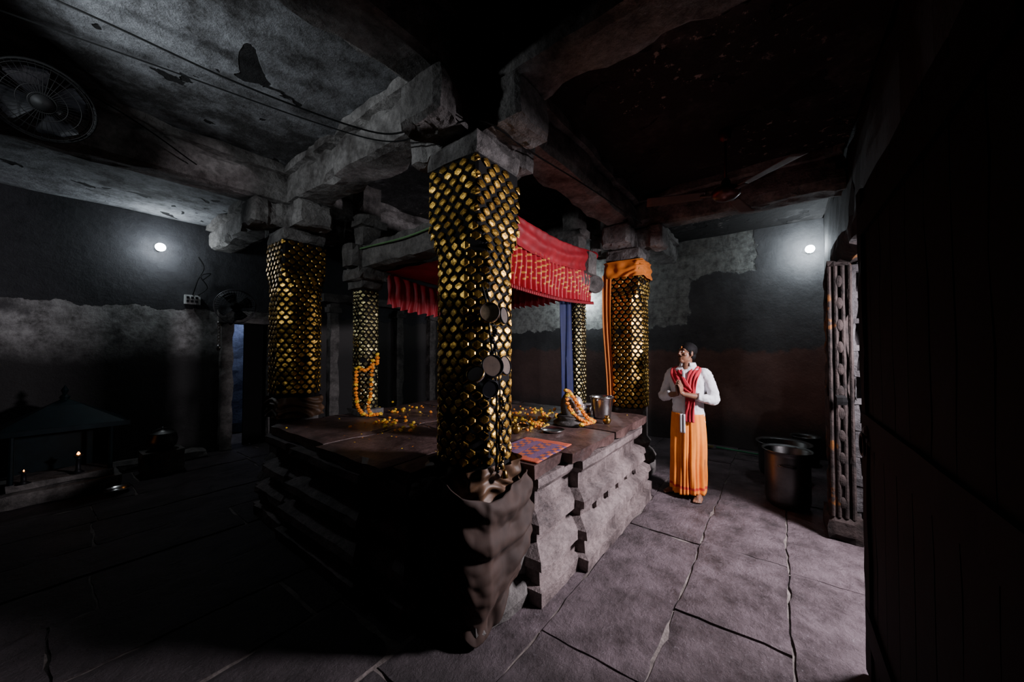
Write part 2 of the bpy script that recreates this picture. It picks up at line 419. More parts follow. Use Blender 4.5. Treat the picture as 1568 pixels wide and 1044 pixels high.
drum((-.085,-.275,1.79),.05,.06,(.2,-1,.1),(m_dk2,m_black,m_steel))
drum((-.19,-.30,1.50),.062,.07,(-.5,-.8,.25),(m_dk2,m_black,m_steel))
drum((-.095,-.29,1.50),.055,.07,(.1,-1,.2),(m_brown2,m_black,m_brass))
drum((-.28,-.27,1.465),.05,.012,(-.8,-.3,.6),(m_steel,m_brass,m_steel),'hand_cymbal')
drum((-.20,-.29,1.39),.05,.06,(-.4,-.8,-.2),(m_black,m_black,m_black),'small_drum')
bd=MB()
for i in range(26):
    z=1.33-i*.017; bd.add(ell((-.085+.02*math.sin(i*.7),-.285+.006*math.cos(i),z),(.011,.011,.011),8,6),i%2)
for i in range(16): bd.add(ell((-.14+.018*math.sin(i),-.28,1.72-i*.014),(.012,.012,.01),8,6),1)
for i,(x_,z_) in enumerate(((-.06,1.0),(-.08,.93),(-.05,.87),(-.1,1.08))):
    bd.add(lathe([(.004,.03),(.012,.026),(.016,.01),(.024,-.012),(.022,-.014)],12,(x_,-.285,z_)),0)
bd.obj('bell_string',[m_brass,m_black],e,True)

# ------------------------------------------------------------------ platform
pl=MB()
prof=[(.10,0),(.105,.09),(.06,.105),(.055,.20),(.10,.215),(.09,.27),(.03,.31),(.0,.33),(.0,.40),(.055,.415),(.05,.47),(.0,.50),(-.05,.52),(-.05,.64),(.0,.66),(.03,.70),(.03,.755)]
def ringpoly(C,seed):
    pts=[];n0=len(C); st=.07
    def nrm(a,b):
        d=Vector((b[0]-a[0],b[1]-a[1])).normalized(); return Vector((d.y,-d.x))
    for i in range(n0):
        a,b=C[i],C[(i+1)%n0]; pa=C[i-1]
        n1=nrm(pa,a);n2=nrm(a,b); k=max(1,int(math.dist(a,b)/st))
        for j_ in range(k):
            t=j_/k; pts.append(((a[0]+(b[0]-a[0])*t,a[1]+(b[1]-a[1])*t),(n1+n2) if j_==0 else n2))
    v=[];f=[];n_=len(pts)
    for off,z in prof:
        for (x,y),nn in pts:
            P=Vector((x+nn.x*off,y+nn.y*off,z)); chip=.009*noise.noise(P*3+Vector((seed,0,0)))+.007*noise.noise(P*14)
            chip-= .06*max(0,noise.noise(P*3.1+Vector((0,seed,5)))-.32)
            v.append((P.x+nn.x*chip,P.y+nn.y*chip,z+ (.005*noise.noise(P*4) if z>0 else 0)))
    for j_ in range(len(prof)-1):
        for i in range(n_):
            k=(i+1)%n_; f.append((j_*n_+i,j_*n_+k,(j_+1)*n_+k,(j_+1)*n_+i))
    f.append(tuple((len(prof)-1)*n_+i for i in range(n_)))
    return v,f
def rc(a,b,c,d): return [(a,c),(b,c),(b,d),(a,d)]
X0,X1,Y0,Y1=-.29,2.45,-.28,2.5
NC=.30
pl.add(ringpoly([(NC,Y0),(X1,Y0),(X1,Y1),(X0,Y1),(X0,NC),(NC,NC)],1))
pl.add(ringpoly(rc(.80,2.18,Y0-.075,Y0+.5),2)); pl.add(ringpoly(rc(X0-.075,X0+.5,.72,1.75),3))
pl.add(ringpoly(rc(X0-.03,X0+.3,2.0,2.42),5))
for t in range(5):
    pl.add(rbox(1.0+t*.24,1.1+t*.24,Y0-.115,Y0-.05,.335,.40,.03,.006,8)); pl.add(rbox(X0-.115,X0-.05,.80+t*.2,.89+t*.2,.335,.40,.03,.006,8))
pl.obj('stone_platform',[m_plat])
st=MB()
xs=[X0-.03,.62,1.5,X1+.03]
ys=[Y0-.03,.45,1.35,Y1+.03]
for i in range(3):
    for j in range(3):
        x0_,x1_,y0_,y1_=xs[i]+.004,xs[i+1]-.004,ys[j]+.004,ys[j+1]-.004
        if j==0 and i>=1: y0_-=.07 
        if i==0 and j==1: x0_-=.07
        zt=.85+U(-.002,.003)
        if i==0 and j==0:
            st.add(rbox(.235,x1_,y0_,.24,.757,zt,.08,.008,4)); st.add(rbox(x0_,x1_,.235,y1_,.757,zt,.08,.008,4))
        else: st.add(rbox(x0_,x1_,y0_,y1_,.757,zt,.08,.008,4))
st.obj('platform_top_slabs',[m_slabtop])
# ------------------------------------------------------------------ inner canopy
IX=(.60,2.40); IY=(.50,2.30)
for ix in IX:
    for iy in IY:
        e=pillar('canopy_pillar',ix,iy,.102,.045,.85,2.5,2.38,.058,.054,m_gold2,.90,2.28)
        c=MB(); c.add(rbox(-.15,.15,-.15,.15,2.28,2.40,.05,.01,6)); c.add(rbox(-.20,.20,-.20,.20,2.38,2.53,.06,.014,6))
        c.add(rbox(-.12,.12,-.12,.12,2.78,3.5,.08,.012,5)); c.add(rbox(-.17,.17,-.17,.17,3.0,3.1,.08,.012,5)); c.add(rbox(-.15,.15,-.15,.15,.85,.92,.06,.008,6)); c.obj('capital',m_pillar,e)
cb=MB()
for ix in IX: cb.add(rbox(ix-.12,ix+.12,IY[0]-.25,IY[1]+.25,2.52,2.80,.08,.012,4))
for iy in IY: cb.add(rbox(IX[0]-.25,IX[1]+.25,iy-.12,iy+.12,2.525,2.795,.08,.012,4))
cb.obj('canopy_beams',m_pillar)
can=empty('red_canopy_cloth')
n=NT('red_brocade'); s=n.sep(n.pos); 
w1=n.math('ADD',n.math('MULTIPLY',s[0],1.0),n.math('MULTIPLY',s[1],1.0))
sx=n.math('SINE',n.math('MULTIPLY',w1,105.0)); sz=n.math('SINE',n.math('MULTIPLY',s[2],105.0))
pt=n.step(n.math('MULTIPLY',sx,sz),.40,.6)
bandm=n.math('MULTIPLY',n.step(s[2],2.24,2.25),n.step(s[2],2.56,2.55))
n.col(n.mix(n.math('MULTIPLY',n.math('MULTIPLY',pt,bandm),.8),(.38,.006,.017),(.70,.36,.07))); n.bump(n.noise(40,4,.5),.3,.004); m_broc=n.set(.5)
def val(p0,p1,zt,zb,name,sag=.06,nw=26,outw=(0,-1),mat=None):
    def fn(u,v):
        x=p0[0]+(p1[0]-p0[0])*u; y=p0[1]+(p1[1]-p0[1])*u
        sg=sag*math.sin(math.pi*u); zz=zt-sg*.8-(zt-zb)*v+ .012*math.sin(u*nw*6.28)*v
        w=(.012+.022*v)*math.sin(u*nw*6.28+1.5*nz(u*7,v*2,0))+.03*math.sin(u*17+v)*v*.5+.05*math.sin(math.pi*min(1,v*1.2))*.5
        return (x+outw[0]*w,y+outw[1]*w,zz)
    o=MB().add(grid(fn,240,18)).obj(name,mat or m_broc,can,True); return o
val((.45,.345),(2.56,.345),2.70,2.20,'valance_front')
val((.75,2.12),(2.3,2.12),2.50,2.12,'valance_inner',.10,12,(0,-1),m_red)
val((2.24,.55),(2.24,2.2),2.56,2.2,'valance_side',.05,18,(-1,0),m_red)
def topc(u,v):
    x=.45+2.12*u; y=.31-.04*math.sin(math.pi*v)+.30*max(0,v-.55); 
    z=2.60+.26*min(1,v/.6)-.10*math.sin(math.pi*u)
    q=v*18+3*math.sin(math.pi*u)
    return (x,y-.014*math.sin(q)-.01*nz(u*30,v*6,2),z+.012*nz(u*9,v*4,2))
MB().add(grid(topc,120,24)).obj('top_cloth',m_red,can,True)
def sheet(u,v):
    x=.72+1.56*u; y=.62+1.56*v; return (x,y,2.50-.16*math.sin(math.pi*u)*math.sin(math.pi*v)+.015*nz(u*8,v*8,0))
MB().add(grid(sheet,40,40)).obj('ceiling_cloth',m_red,can,True)
tz=MB()
for i in range(60):
    u=(i+.5)/60; x=.45+2.11*u; z=2.70-.06*math.sin(math.pi*u)*.8-.5; tz.add(lathe([(.004,.0),(.012,-.015),(.016,-.04),(.001,-.042)],8,(x,.32,z+.01)))
tz.obj('fringe',m_red,can)
MB().add(grid(lambda u,v:(2.22-.12*u+.02*math.sin(u*12),.44+.10*u+.015*math.sin(u*15+v*3),2.32-1.42*v),16,30)).obj('blue_hanging_cloth',m_blue,None,True)
q=Vector((-.75,-.66,0)).to_track_quat('Z','Y').to_matrix().to_4x4(); q.translation=Vector((2.52,.28,2.42))
mb=MB(); mb.add(lathe([(.001,.02),(.03,.022),(.05,.012),(.09,.012),(.105,.022),(.115,.0),(.001,-.01)],28),0,q); mb.obj('carved_medallion',m_pillar,None,True)
# ------------------------------------------------------------------ flowers
def flower(mb,c,r,mi):
    v,f=ell((0,0,0),(1,1,.72),9,6)
    M=Matrix.Rotation(U(0,6.28),3,'Z')@Matrix.Rotation(U(-.5,.5),3,'X')
    v2=[]
    for p_ in v:
        p_=Vector(p_)*(r*U(.78,1.2)); v2.append(Vector(c)+M@p_)
    mb.add((v2,f),mi)
ZT=.856
mb=MB()
def blocked(x,y):
    for ix in IX:
        for iy in IY:
            if abs(x-ix)<.19 and abs(y-iy)<.19: return True
    return math.hypot(x-1.52,y-.1)<.26 or math.hypot(x-2,y+.02)<.16 or (abs(x-.5)<.32 and y<.2) or x>2.3 or y<-.25 or math.hypot(x-1.12,y-.08)<.12 or math.hypot(x-1.05,y-.42)<.12 or (abs(x-.5)<.2 and abs(y-2.1)<.22) or (x<.3 and y<.3) or math.hypot(x-.86,y-.3)<.08 or math.hypot(x-2.15,y-.2)<.08 or math.hypot(x-1.72,y+.19)<.08
def scat(cx,cy,sx,sy,n_,r=.017):
    for _ in range(n_):
        x,y=random.gauss(cx,sx),random.gauss(cy,sy)
        if blocked(x,y): continue
        flower(mb,(x,y,ZT+r*.6),U(r*.6,r*1.25),0 if R()<.5 else 1)
scat(1.25,.75,.22,.18,45); scat(1.75,.55,.25,.2,60); scat(.45,1.62,.10,.10,26); scat(1.35,.36,.2,.08,70); scat(.9,2.1,.2,.15,16);scat(1.6,1.6,.4,.4,22)
scat(.35,1.2,.06,.10,12); scat(.3,2.1,.3,.1,6,.012)
for _ in range(260):
    x,y=U(-.2,2.3),U(-.2,2.3); r=.009; a=U(0,6)
    if blocked(x,y): continue
    mb.add(([(x+r*math.cos(a),y+r*math.sin(a),ZT+.003),(x+r*math.cos(a+2),y+r*math.sin(a+2),ZT+.002),(x+r*math.cos(a+4),y+r*math.sin(a+4),ZT+.006)],[(0,1,2)]),random.choice((0,1)))
mb.obj('marigold_flowers',[m_mari,m_mari2])
def garland(name,paths,r=.028,step=.034):
    mb=MB()
    for pts in paths:
        P=smoothpath(pts,10); acc=0; last=P[0]; k=0
        for p_ in P:
            acc+=(p_-last).length; last=p_
            if acc>=step: flower(mb,p_,r*U(.85,1.1),1 if k%5==0 else 0); acc=0;k+=1
    return mb.obj(name,[m_mari,m_mari2])
garland('marigold_garland',[[(.455,2.24,1.42),(.43,2.2,1.25),(.42,2.18,1.1),(.42,2.12,.95),(.46,2.05,.88),(.6,1.98,.88)],[(.60,2.14,1.50),(.58,2.13,1.35),(.56,2.12,1.1),(.52,2.1,.95),(.5,2.0,.88)],[(.455,2.24,1.42),(.50,2.15,1.36),(.60,2.14,1.42)],[(.66,2.15,1.58),(.65,2.14,1.42)]],.024,.03)
e=empty('garlanded_idol',(1.52,.10,ZT))
mb=MB(); mb.add(lathe([(.001,0),(.17,0),(.18,.02),(.15,.04),(.13,.05),(.15,.07),(.14,.085),(.001,.09)],30)); 
mb.add(ell((0,.03,.17),(.085,.08,.14),20,14)); mb.obj('stone_body',m_pillar,e,True)
mb=MB(); mb.add(ell((.04,-.05,.17),(.062,.05,.10),20,14)); mb.add(ell((.04,-.105,.165),(.014,.018,.028),10,8)); mb.add(ell((.02,-.098,.19),(.012,.008,.007),8,6)); mb.add(ell((.065,-.098,.19),(.012,.008,.007),8,6)); mb.add(ell((.04,-.1,.13),(.02,.01,.007),8,6)); mb.obj('silver_face',plain('silver_pink',(.75,.62,.6),.4,.4),e,True)
o=garland('idol_garland',[[(-.10,-.02,.33),(-.06,-.07,.25),(-.02,-.12,.15),(.03,-.17,.06),(.12,-.17,.03),(.2,-.1,.03)],[(-.10,-.02,.33),(-.14,-.03,.22),(-.1,-.1,.1),(-.02,-.18,.03)],[(-.1,0,.34),(-.04,.04,.33),(.05,.04,.30),(.10,.0,.2),(.13,-.05,.08),(.14,-.12,.03)],[(-.16,-.16,.03),(0,-.2,.03),(.1,-.2,.03)]],.024,.028); o.parent=e
e=empty('steel_bucket',(2.0,-.02,ZT))
mb=MB(); mb.add(lathe([(.001,.005),(.088,.005),(.09,0),(.095,.01),(.118,.20),(.122,.215),(.13,.22),(.13,.228),(.118,.228),(.114,.21),(.09,.02),(.001,.015)],36)); mb.obj('pail',m_steel,e,True)
mb=MB(); mb.add(tube([(.125*math.cos(t),.125*math.sin(t)*.5-.06,.21+.02-.03*math.sin(t)) for t in [math.pi*i/14 for i in range(15)]],.004,6)); mb.add(ell((.127,0,.2),(.012,.012,.016),8,6)).add(ell((-.127,0,.2),(.012,.012,.016),8,6)); mb.obj('handle',m_steel,e,True)
def pot(name,loc,prof,mat,s=1): return MB().add(lathe([(r*s,z*s) for r,z in prof],28)).obj(name,mat,None,True,loc)
LOTA=[(.001,.0),(.03,0),(.045,.02),(.05,.045),(.04,.07),(.025,.08),(.024,.09),(.034,.1),(.032,.1),(.02,.088),(.001,.07)]
pot('brass_lota',(1.72,-.19,ZT),LOTA,m_brass,.8); pot('brass_lota',(.86,.30,ZT),LOTA,m_brass,.9); pot('steel_tumbler',(2.15,.2,ZT),[(.001,0),(.03,0),(.035,.09),(.037,.09),(.03,.01),(.001,.01)],m_steel)
pot('offering_plate',(1.12,.08,ZT),[(.001,.004),(.08,.004),(.1,.016),(.105,.02),(.108,.018),(.085,0),(.001,0)],m_steel); pot('offering_plate',(1.05,.42,ZT),[(.001,.004),(.08,.004),(.1,.016),(.105,.02),(.108,.018),(.085,0),(.001,0)],m_brass)
n=NT('woven_rug'); s=n.sep(n.ob); wv=n.t.nodes.new('ShaderNodeTexChecker'); wv.inputs['Scale'].default_value=22; n.t.links.new(n.ob,wv.inputs['Vector'])
wv.inputs['Color1'].default_value=(.45,.10,.03,1); wv.inputs['Color2'].default_value=(.08,.045,.12,1)
bnd=n.step(n.math('ABSOLUTE',s[0]),.20,.205); st_=n.step(n.math('SINE',n.math('MULTIPLY',s[1],40)),.2,.4)
cc=n.mix(st_,wv.outputs[0],(.16,.08,.16)); cc=n.mix(bnd,cc,(.5,.09,.04)); n.col(cc); n.bump(n.noise(120,2,.5),.5,.004); m_rug=n.set(.9)
def rugf(u,v):
    x=-.27+.54*u; y=-.21+.42*v; return (x,y,.006+.004*nz(x*9,y*9))
o=MB().add(grid(rugf,24,20)).obj('woven_rug',m_rug,None,True,(.53,-.075,ZT),(0,0,.06)); md=o.modifiers.new('s','SOLIDIFY'); md.thickness=.006
# ------------------------------------------------------------------ right doorway
j=MB()
j.add(rbox(2.36,2.62,-2.06,-1.90,0,2.36,.05,.016,6))
for yk in (-2.045,-2.0,-1.955,-1.915): j.add(tube([(2.352,yk,.2+.1*i) for i in range(22)],[.014+.004*nz(i*.8,yk*9) for i in range(22)],8))
for i in range(11):
    z=.32+i*.185; j.add(ell((2.35,-1.978,z),(.016,.03,.05),12,8)); j.add(ell((2.47,-1.90,z),(.05,.014,.06),12,8))
j.add(rbox(2.33,2.66,-2.1,-1.87,0,.22,.06,.012,6)); j.add(rbox(.86,2.7,-2.14,-1.96,2.33,2.52,.08,.012,4))
j.obj('door_2',m_jamb)
l=MB()
for i in range(11): l.add(rbox(2.46,2.56,-2.62,-2.06,i*.225,i*.225+.07,.07,.010,6))
for i in range(5): l.add(rbox(2.465,2.555,-2.07-i*.13-.04,-2.07-i*.13+.01,0,2.32,.07,.010,6))
l.add(box(2.6,2.62,-2.62,-2.06,0,2.32)); l.obj('window_1',m_latt)
e=empty('wooden_door_leaf'); dl=MB()
for i in range(8):
    x0_=-.72+i*.19; dl.add(rbox(x0_+.001,x0_+.189,-1.945,-1.90,.02,2.38,.2,.002,5))
for z in (.2,1.15,2.15): dl.add(rbox(-.7,.79,-1.905,-1.885,z,z+.14,.2,.002,5))
dl.add(rbox(.70,.80,-1.95,-1.885,.02,2.38,.1,.004,5))
dl.obj('planks',m_dwood,e)
rg=MB(); rg.add(lathe([(.001,.01),(.03,.01),(.04,0)],16,(0,0,0)),0,Matrix.Translation((.66,-1.885,1.2))@Matrix.Rotation(math.radians(-90),4,'X')); rg.add(tube([(.66+.05*math.cos(t),-1.872,1.15+.05*math.sin(t)) for t in [6.28*i/20 for i in range(21)]],.006,6)); rg.obj('ring_handle',m_black,e,True)
MB().add(rbox(2.16,2.315,-2.0,-1.93,1.15,1.22,.04,.006,8)).obj('door_latch_bolt',m_dwood)
MB().add(rbox(-3,6,-5.2,-4.9,0,3.2,.3,.03,2)).obj('outer_stone_wall',m_latt)
# ------------------------------------------------------------------ lamps
def bulb(name,loc,dirv,power,col=(.82,.92,1)):
    e=empty(name,loc); d=Vector(dirv)
    q=d.to_track_quat('Z','Y').to_matrix().to_4x4()
    MB().add(lathe([(.001,-.09),(.032,-.09),(.034,-.05),(.02,-.03),(.018,0)],20),0,q).obj('holder',m_white,e,True)
    n=NT('lamp_glow'); n.col((.9,.95,1)); n.set(.4,0,col,80)
    MB().add(ell((0,0,.0),(.055,.055,.065),20,14),0,Matrix.Translation(d*.06)@q).obj('bulb_glass',n.m,e,True)
    L=bpy.data.lights.new('lamp_light','POINT'); L.energy=power; L.color=col; L.shadow_soft_size=.05
    o=bpy.data.objects.new('lamp_light',L); scene.collection.objects.link(o); o.parent=e; o.location=d*.18
bulb('wall_lamp',(-.71,YL-.09,3.03),(0,-1,0),12)
bulb('wall_lamp',(XB-.09,-1.95,3.04),(-1,0,0),16)
bulb('wall_lamp',(XB-.09,1.62,2.62),(-1,0,0),18)
def area(name,loc,tgt,size,power,col,sy=None):
    L=bpy.data.lights.new(name,'AREA'); L.energy=power; L.color=col; L.size=size
    if sy: L.shape='RECTANGLE'; L.size_y=sy
    o=bpy.data.objects.new(name,L); scene.collection.objects.link(o); o.location=loc
    o.rotation_euler=(Vector(tgt)-Vector(loc)).to_track_quat('-Z','Y').to_euler(); return o
area('daylight_doorway',(1.75,-2.85,2.1),(1.15,-1.05,.2),.4,245,(.96,.90,1.0),.35)
def spot(name,loc,tgt,ang,power,col,blend=.8,soft=.15):
    L=bpy.data.lights.new(name,'SPOT'); L.energy=power; L.color=col; L.spot_size=math.radians(ang); L.spot_blend=blend; L.shadow_soft_size=soft
    o=bpy.data.objects.new(name,L); scene.collection.objects.link(o); o.location=loc
    o.rotation_euler=(Vector(tgt)-Vector(loc)).to_track_quat('-Z','Y').to_euler()
spot('side_aisle_lamp',(-2.35,1.15,2.93),(-.3,1.35,3.05),104,90,(.85,.93,1.0),.85,.06)
area('courtyard_daylight',(.4,6.4,2.3),(.4,6.8,.8),.5,6,(.6,.7,1.0))
# ------------------------------------------------------------------ fans
m_guard=plain('fan_guard_grey',(.16,.16,.17),.4,.3)
def cagefan(name,c,face,r,stem,gm=m_wire):
    e=empty(name,c); q=Vector(face).to_track_quat('Z','Y').to_matrix().to_4x4()
    g=MB()
    for rr,z,t in ((r,0,.009),(r,.05,.005),(r*.93,.07,.002),(r*.7,.09,.002),(r*.45,.10,.002),(r*.25,.10,.003),(r*.9,-.05,.002),(r*.6,-.07,.002)):
        g.add(tube([(rr*math.cos(a),rr*math.sin(a),z) for a in [2*math.pi*i/40 for i in range(41)]],t,6,False),0,q)
    for i in range(44):
        a=2*math.pi*i/44; ca,sa=math.cos(a),math.sin(a)
        g.add(tube([(k*ca,k*sa,z) for k,z in ((r*.2,.10),(r*.5,.10),(r*.8,.085),(r,.05),(r,0),(r*.9,-.05),(r*.3,-.08))],.0012,4,False),0,q)
    g.obj('guard',gm,e,True)
    h=MB(); h.add(lathe([(.001,.115),(r*.2,.11),(r*.22,.09),(.001,.09)],24),0,q); h.add(lathe([(.001,.06),(.05,.05),(.06,0),(.07,-.06),(.08,-.16),(.06,-.2),(.001,-.21)],24),0,q); h.obj('motor',m_wire,e,True)
    b=MB()
    for i in range(4):
        a=i*math.pi/2+.4; M=q@Matrix.Rotation(a,4,'Z')
        b.add(grid(lambda u,v:(.04+(r*.85-.04)*v,(-.5+u)*(.06+.14*v)*min(1,(1.02-v)*6),.02+(u-.5)*.06),6,8),0,M)
    b.obj('blades',plain('fan_blade',(.012,.012,.014),.5),e,True)
    s_=MB(); s_.add(tube([Vector(p_)-Vector(c) for p_ in stem],.016,10)); s_.obj('bracket',m_black,e,True)
cagefan('wall_fan',(.06,4.98,2.24),(-.3,-1,-.05),.25,[(.10,5.12,2.22),(.12,5.2,2.05),(.12,5.48,1.98)],m_guard)
cagefan('hanging_fan',(-1.70,1.80,3.02),(.0,-1,-.5),.20,[(-1.70,1.97,3.1),(-1.70,2.0,3.2),(-1.70,2.0,3.5)])
e=empty('ceiling_fan',(1.86,-1.22,0))
mb=MB(); mb.add(tube([(0,0,3.5),(0,0,3.0)],.012,10)); mb.add(lathe([(.001,3.5),(.05,3.49),(.045,3.42),(.015,3.40)],20)); mb.add(lathe([(.015,3.08),(.035,3.05),(.04,3.0),(.09,2.99),(.11,2.965),(.11,2.93),(.08,2.90),(.03,2.885),(.001,2.88)],28)); mb.obj('motor',plain('fan_brown',(.14,.05,.04),.3,.5),e,True)
mb=MB()
for k in range(3):
    a=math.radians(-131+120*k); M=Matrix.Rotation(a,4,'Z')
    mb.add(box(.08,.2,-.02,.02,2.935,2.942),0,M)
    mb.add(grid(lambda u,v:(.17+.47*v,(u-.5)*(.11+.03*v),2.945+(u-.5)*.025),6,10),0,M)
o=mb.obj('blades',plain('fan_blade_brown',(.09,.055,.045),.75,.0),e,True); md=o.modifiers.new('s','SOLIDIFY'); md.thickness=.004
# ------------------------------------------------------------------ cables
cb=MB()
def cable(pts,r=.006): cb.add(tube(smoothpath(pts,8),r,6))
cable([(-2.6,1.6,3.40),(-1.7,1.3,3.34),(-1.0,.95,3.16),(-.42,.55,3.02),(-.32,.2,2.95),(-.27,-.1,2.92),(-.1,-.28,2.88),(.3,-.26,2.92),(1.2,-.25,3.02),(2.6,-.28,3.1)])
cable([(-2.4,1.9,3.42),(-1.3,1.4,3.30),(-.6,.9,3.12),(-.3,.5,2.99),(-.29,.0,2.90),(-.22,-.28,2.86),(.2,-.3,2.86)],.005)
cable([(-2.9,2.2,3.45),(-1.6,2.3,3.42),(-.9,2.45,3.2)],.006)
cb.obj('electric_cable',m_wire)
MB().add(tube(smoothpath([(.46,2.35,2.74),(.455,1.9,2.72),(.45,1.3,2.70),(.46,.7,2.74),(.47,.4,2.76)],8),.009,6)).obj('tinsel_string',plain('green_string',(.15,.3,.12),.6))
e=empty('switch_board',(-.34,YL-.03,2.34)); mb=MB(); mb.add(rbox(-.09,.09,-.03,.03,-.07,.07,.05,.001)); mb.obj('box',m_white,e)
mb=MB()
for i in range(3):
    for k in range(2): mb.add(box(-.07+i*.05,-.04+i*.05,-.045,-.03,-.045+k*.055,-.01+k*.055))
mb.obj('switches',m_black,e)
mb=MB(); mb.add(tube(smoothpath([(0,-.03,.07),(.05,-.05,.3),(.12,-.04,.5),(.05,-.05,.65)],6),.008,6)); mb.add(tube(smoothpath([(.06,-.03,.07),(.16,-.06,.2),(.08,-.06,.36),(.2,-.06,.42),(.1,-.05,.3)],6),.007,6)); mb.obj('wires',m_wire,e,True)
mb=MB()
for i in range(7): mb.add(tube([(-.02+.015*math.cos(a),0,1.98-i*.05+.03*math.sin(a)) for a in [6.28*k/12 for k in range(13)]],.006,5,False))
mb.add(ell((-.02,0,1.62),(.03,.03,.05),12,8)); mb.obj('hanging_chain',m_steel,None,True,(-.06,5.2,0))
# ------------------------------------------------------------------ shrine with oil lamps
e=empty('metal_shrine',(-1.52,4.80,0))
m_teal=plain('teal_paint',(.003,.010,.012),.5,.2,.5)
mb=MB(); mb.add(rbox(-.42,.42,-.3,.3,0,.16,.1,.01)); mb.add(rbox(-.36,.36,-.25,.25,.16,.24,.1,.006))
mb.obj('plinth',m_pillar,e)
mb=MB()
for sx in (-1,1):
    for sy in (-1,1): mb.add(tube([(sx*.33,sy*.23,.24),(sx*.33,sy*.23,.74)],.02,8))
mb.add(box(-.34,.34,.22,.235,.24,.74)); mb.add(box(-.34,-.325,-.05,.22,.24,.74)); mb.add(box(.325,.34,-.05,.22,.24,.74)); mb.add(box(-.36,.36,-.26,.26,.72,.76))
v=[(-.46,-.34,.76),(.46,-.34,.76),(.46,.34,.76),(-.46,.34,.76),(-.12,-.08,.98),(.12,-.08,.98),(.12,.08,.98),(-.12,.08,.98),(0,0,1.06)]
mb.add((v,[(0,1,5,4),(1,2,6,5),(2,3,7,6),(3,0,4,7),(4,5,8),(5,6,8),(6,7,8),(7,4,8),(3,2,1,0)]))
mb.add(box(-.47,.47,-.35,-.33,.73,.78)); mb.add(lathe([(.03,1.03),(.04,1.07),(.015,1.1),(.03,1.14),(.001,1.2)],12)); mb.obj('roofed_cabinet',m_teal,e)
n=NT('flame'); n.col((1,.4,.05)); n.set(.5,0,(1,.3,.04),12)
mb=MB(); mb.add(lathe([(.001,.0),(.014,.010),(.010,.024),(.001,.038)],10,(.1,-.2,.435))); mb.add(lathe([(.001,.0),(.005,.005),(.004,.012),(.001,.02)],10,(-.25,-.25,.36))); mb.obj('flame',n.m,e,True)
mb=MB(); mb.add(lathe([(.001,0),(.03,0),(.04,.02),(.035,.02),(.001,.01)],16,(.1,-.2,.415))); mb.add(lathe([(.001,0),(.05,0),(.02,.03),(.015,.14),(.03,.17),(.001,.17)],16,(.1,-.2,.245))); mb.add(lathe([(.001,0),(.05,0),(.02,.02),(.015,.1),(.035,.12),(.001,.115)],16,(-.25,-.25,.24))); mb.obj('oil_lamps',m_black,e,True)
L=bpy.data.lights.new('flame_light','POINT'); L.energy=.12; L.color=(1,.4,.1); L.shadow_soft_size=.02; o=bpy.data.objects.new('flame_light',L); scene.collection.objects.link(o); o.parent=e; o.location=(.1,-.24,.5)
mb=MB()
for i in range(3): flower(mb,(U(-.4,.4),U(-.33,-.1),.8+.05*R()),.02,R()<.5)
mb.obj('flowers',[m_mari,m_mari2],e)
e=empty('cooking_pot_on_stove',(-.72,4.85,0)); mb=MB(); mb.add(rbox(-.2,.2,-.16,.16,0,.3,.08,.012,5)); mb.obj('stove_block',m_pillar,e)
mb=MB(); mb.add(lathe([(.001,.3),(.1,.3),(.14,.36),(.15,.43),(.12,.49),(.13,.51),(.12,.515),(.09,.53),(.02,.555),(.02,.58),(.001,.59)],28)); mb.add(tube([(.14*math.cos(a),0,.44+.13*math.sin(a)) for a in [math.pi*i/12 for i in range(13)]],.007,6)); mb.obj('pot',m_alu,e,True)
pot('steel_bowl',(-1.15,4.35,0),[(.001,.01),(.05,0),(.08,.02),(.1,.05),(.105,.05),(.085,.018),(.001,.014)],m_steel)
def cauldron(name,loc,r,h):
    e=empty(name,loc)
    mb=MB(); mb.add(lathe([(.001,0),(r*.8,0),(r*.95,.03),(r,.08),(r,h-.04),(r*.98,h-.02),(r*1.12,h),(r*1.12,h+.012),(r*.95,h-.01),(r*.95,.08),(r*.8,.04),(.001,.04)],48)); mb.obj('body',m_alu,e,True)
    hd=MB()
    for s_ in (1,-1): hd.add(tube([(s_*(r+.04*math.sin(t)+.0),.07*math.cos(t),h-.12) for t in [math.pi*i/10 for i in range(11)]],.009,8))
    hd.obj('handles',m_alu,e,True); return e
cauldron('aluminium_cauldron',(2.95,-1.62,0),.19,.56); cauldron('aluminium_cauldron',(3.95,-1.60,0),.26,.42)
e=cauldron('aluminium_bucket',(4.75,-1.85,0),.15,.38)
mb=MB(); mb.add(tube([(4.85,-.75,.03),(4.75,-1.45,.03)],.014,8)); mb.obj('broom_handle',plain('green_paint',(.05,.25,.12),.5),None,True)
mb=MB()
for i in range(60):
    mb.add(tube([(4.8+U(-.04,.04),-.7+U(-.02,.02),.03+U(0,.02)),(4.84+U(-.08,.08),-.2+U(-.05,.05),.02+U(0,.02))],.003,4))
mb.obj('grass_broom',plain('straw',(.25,.2,.07),.8))

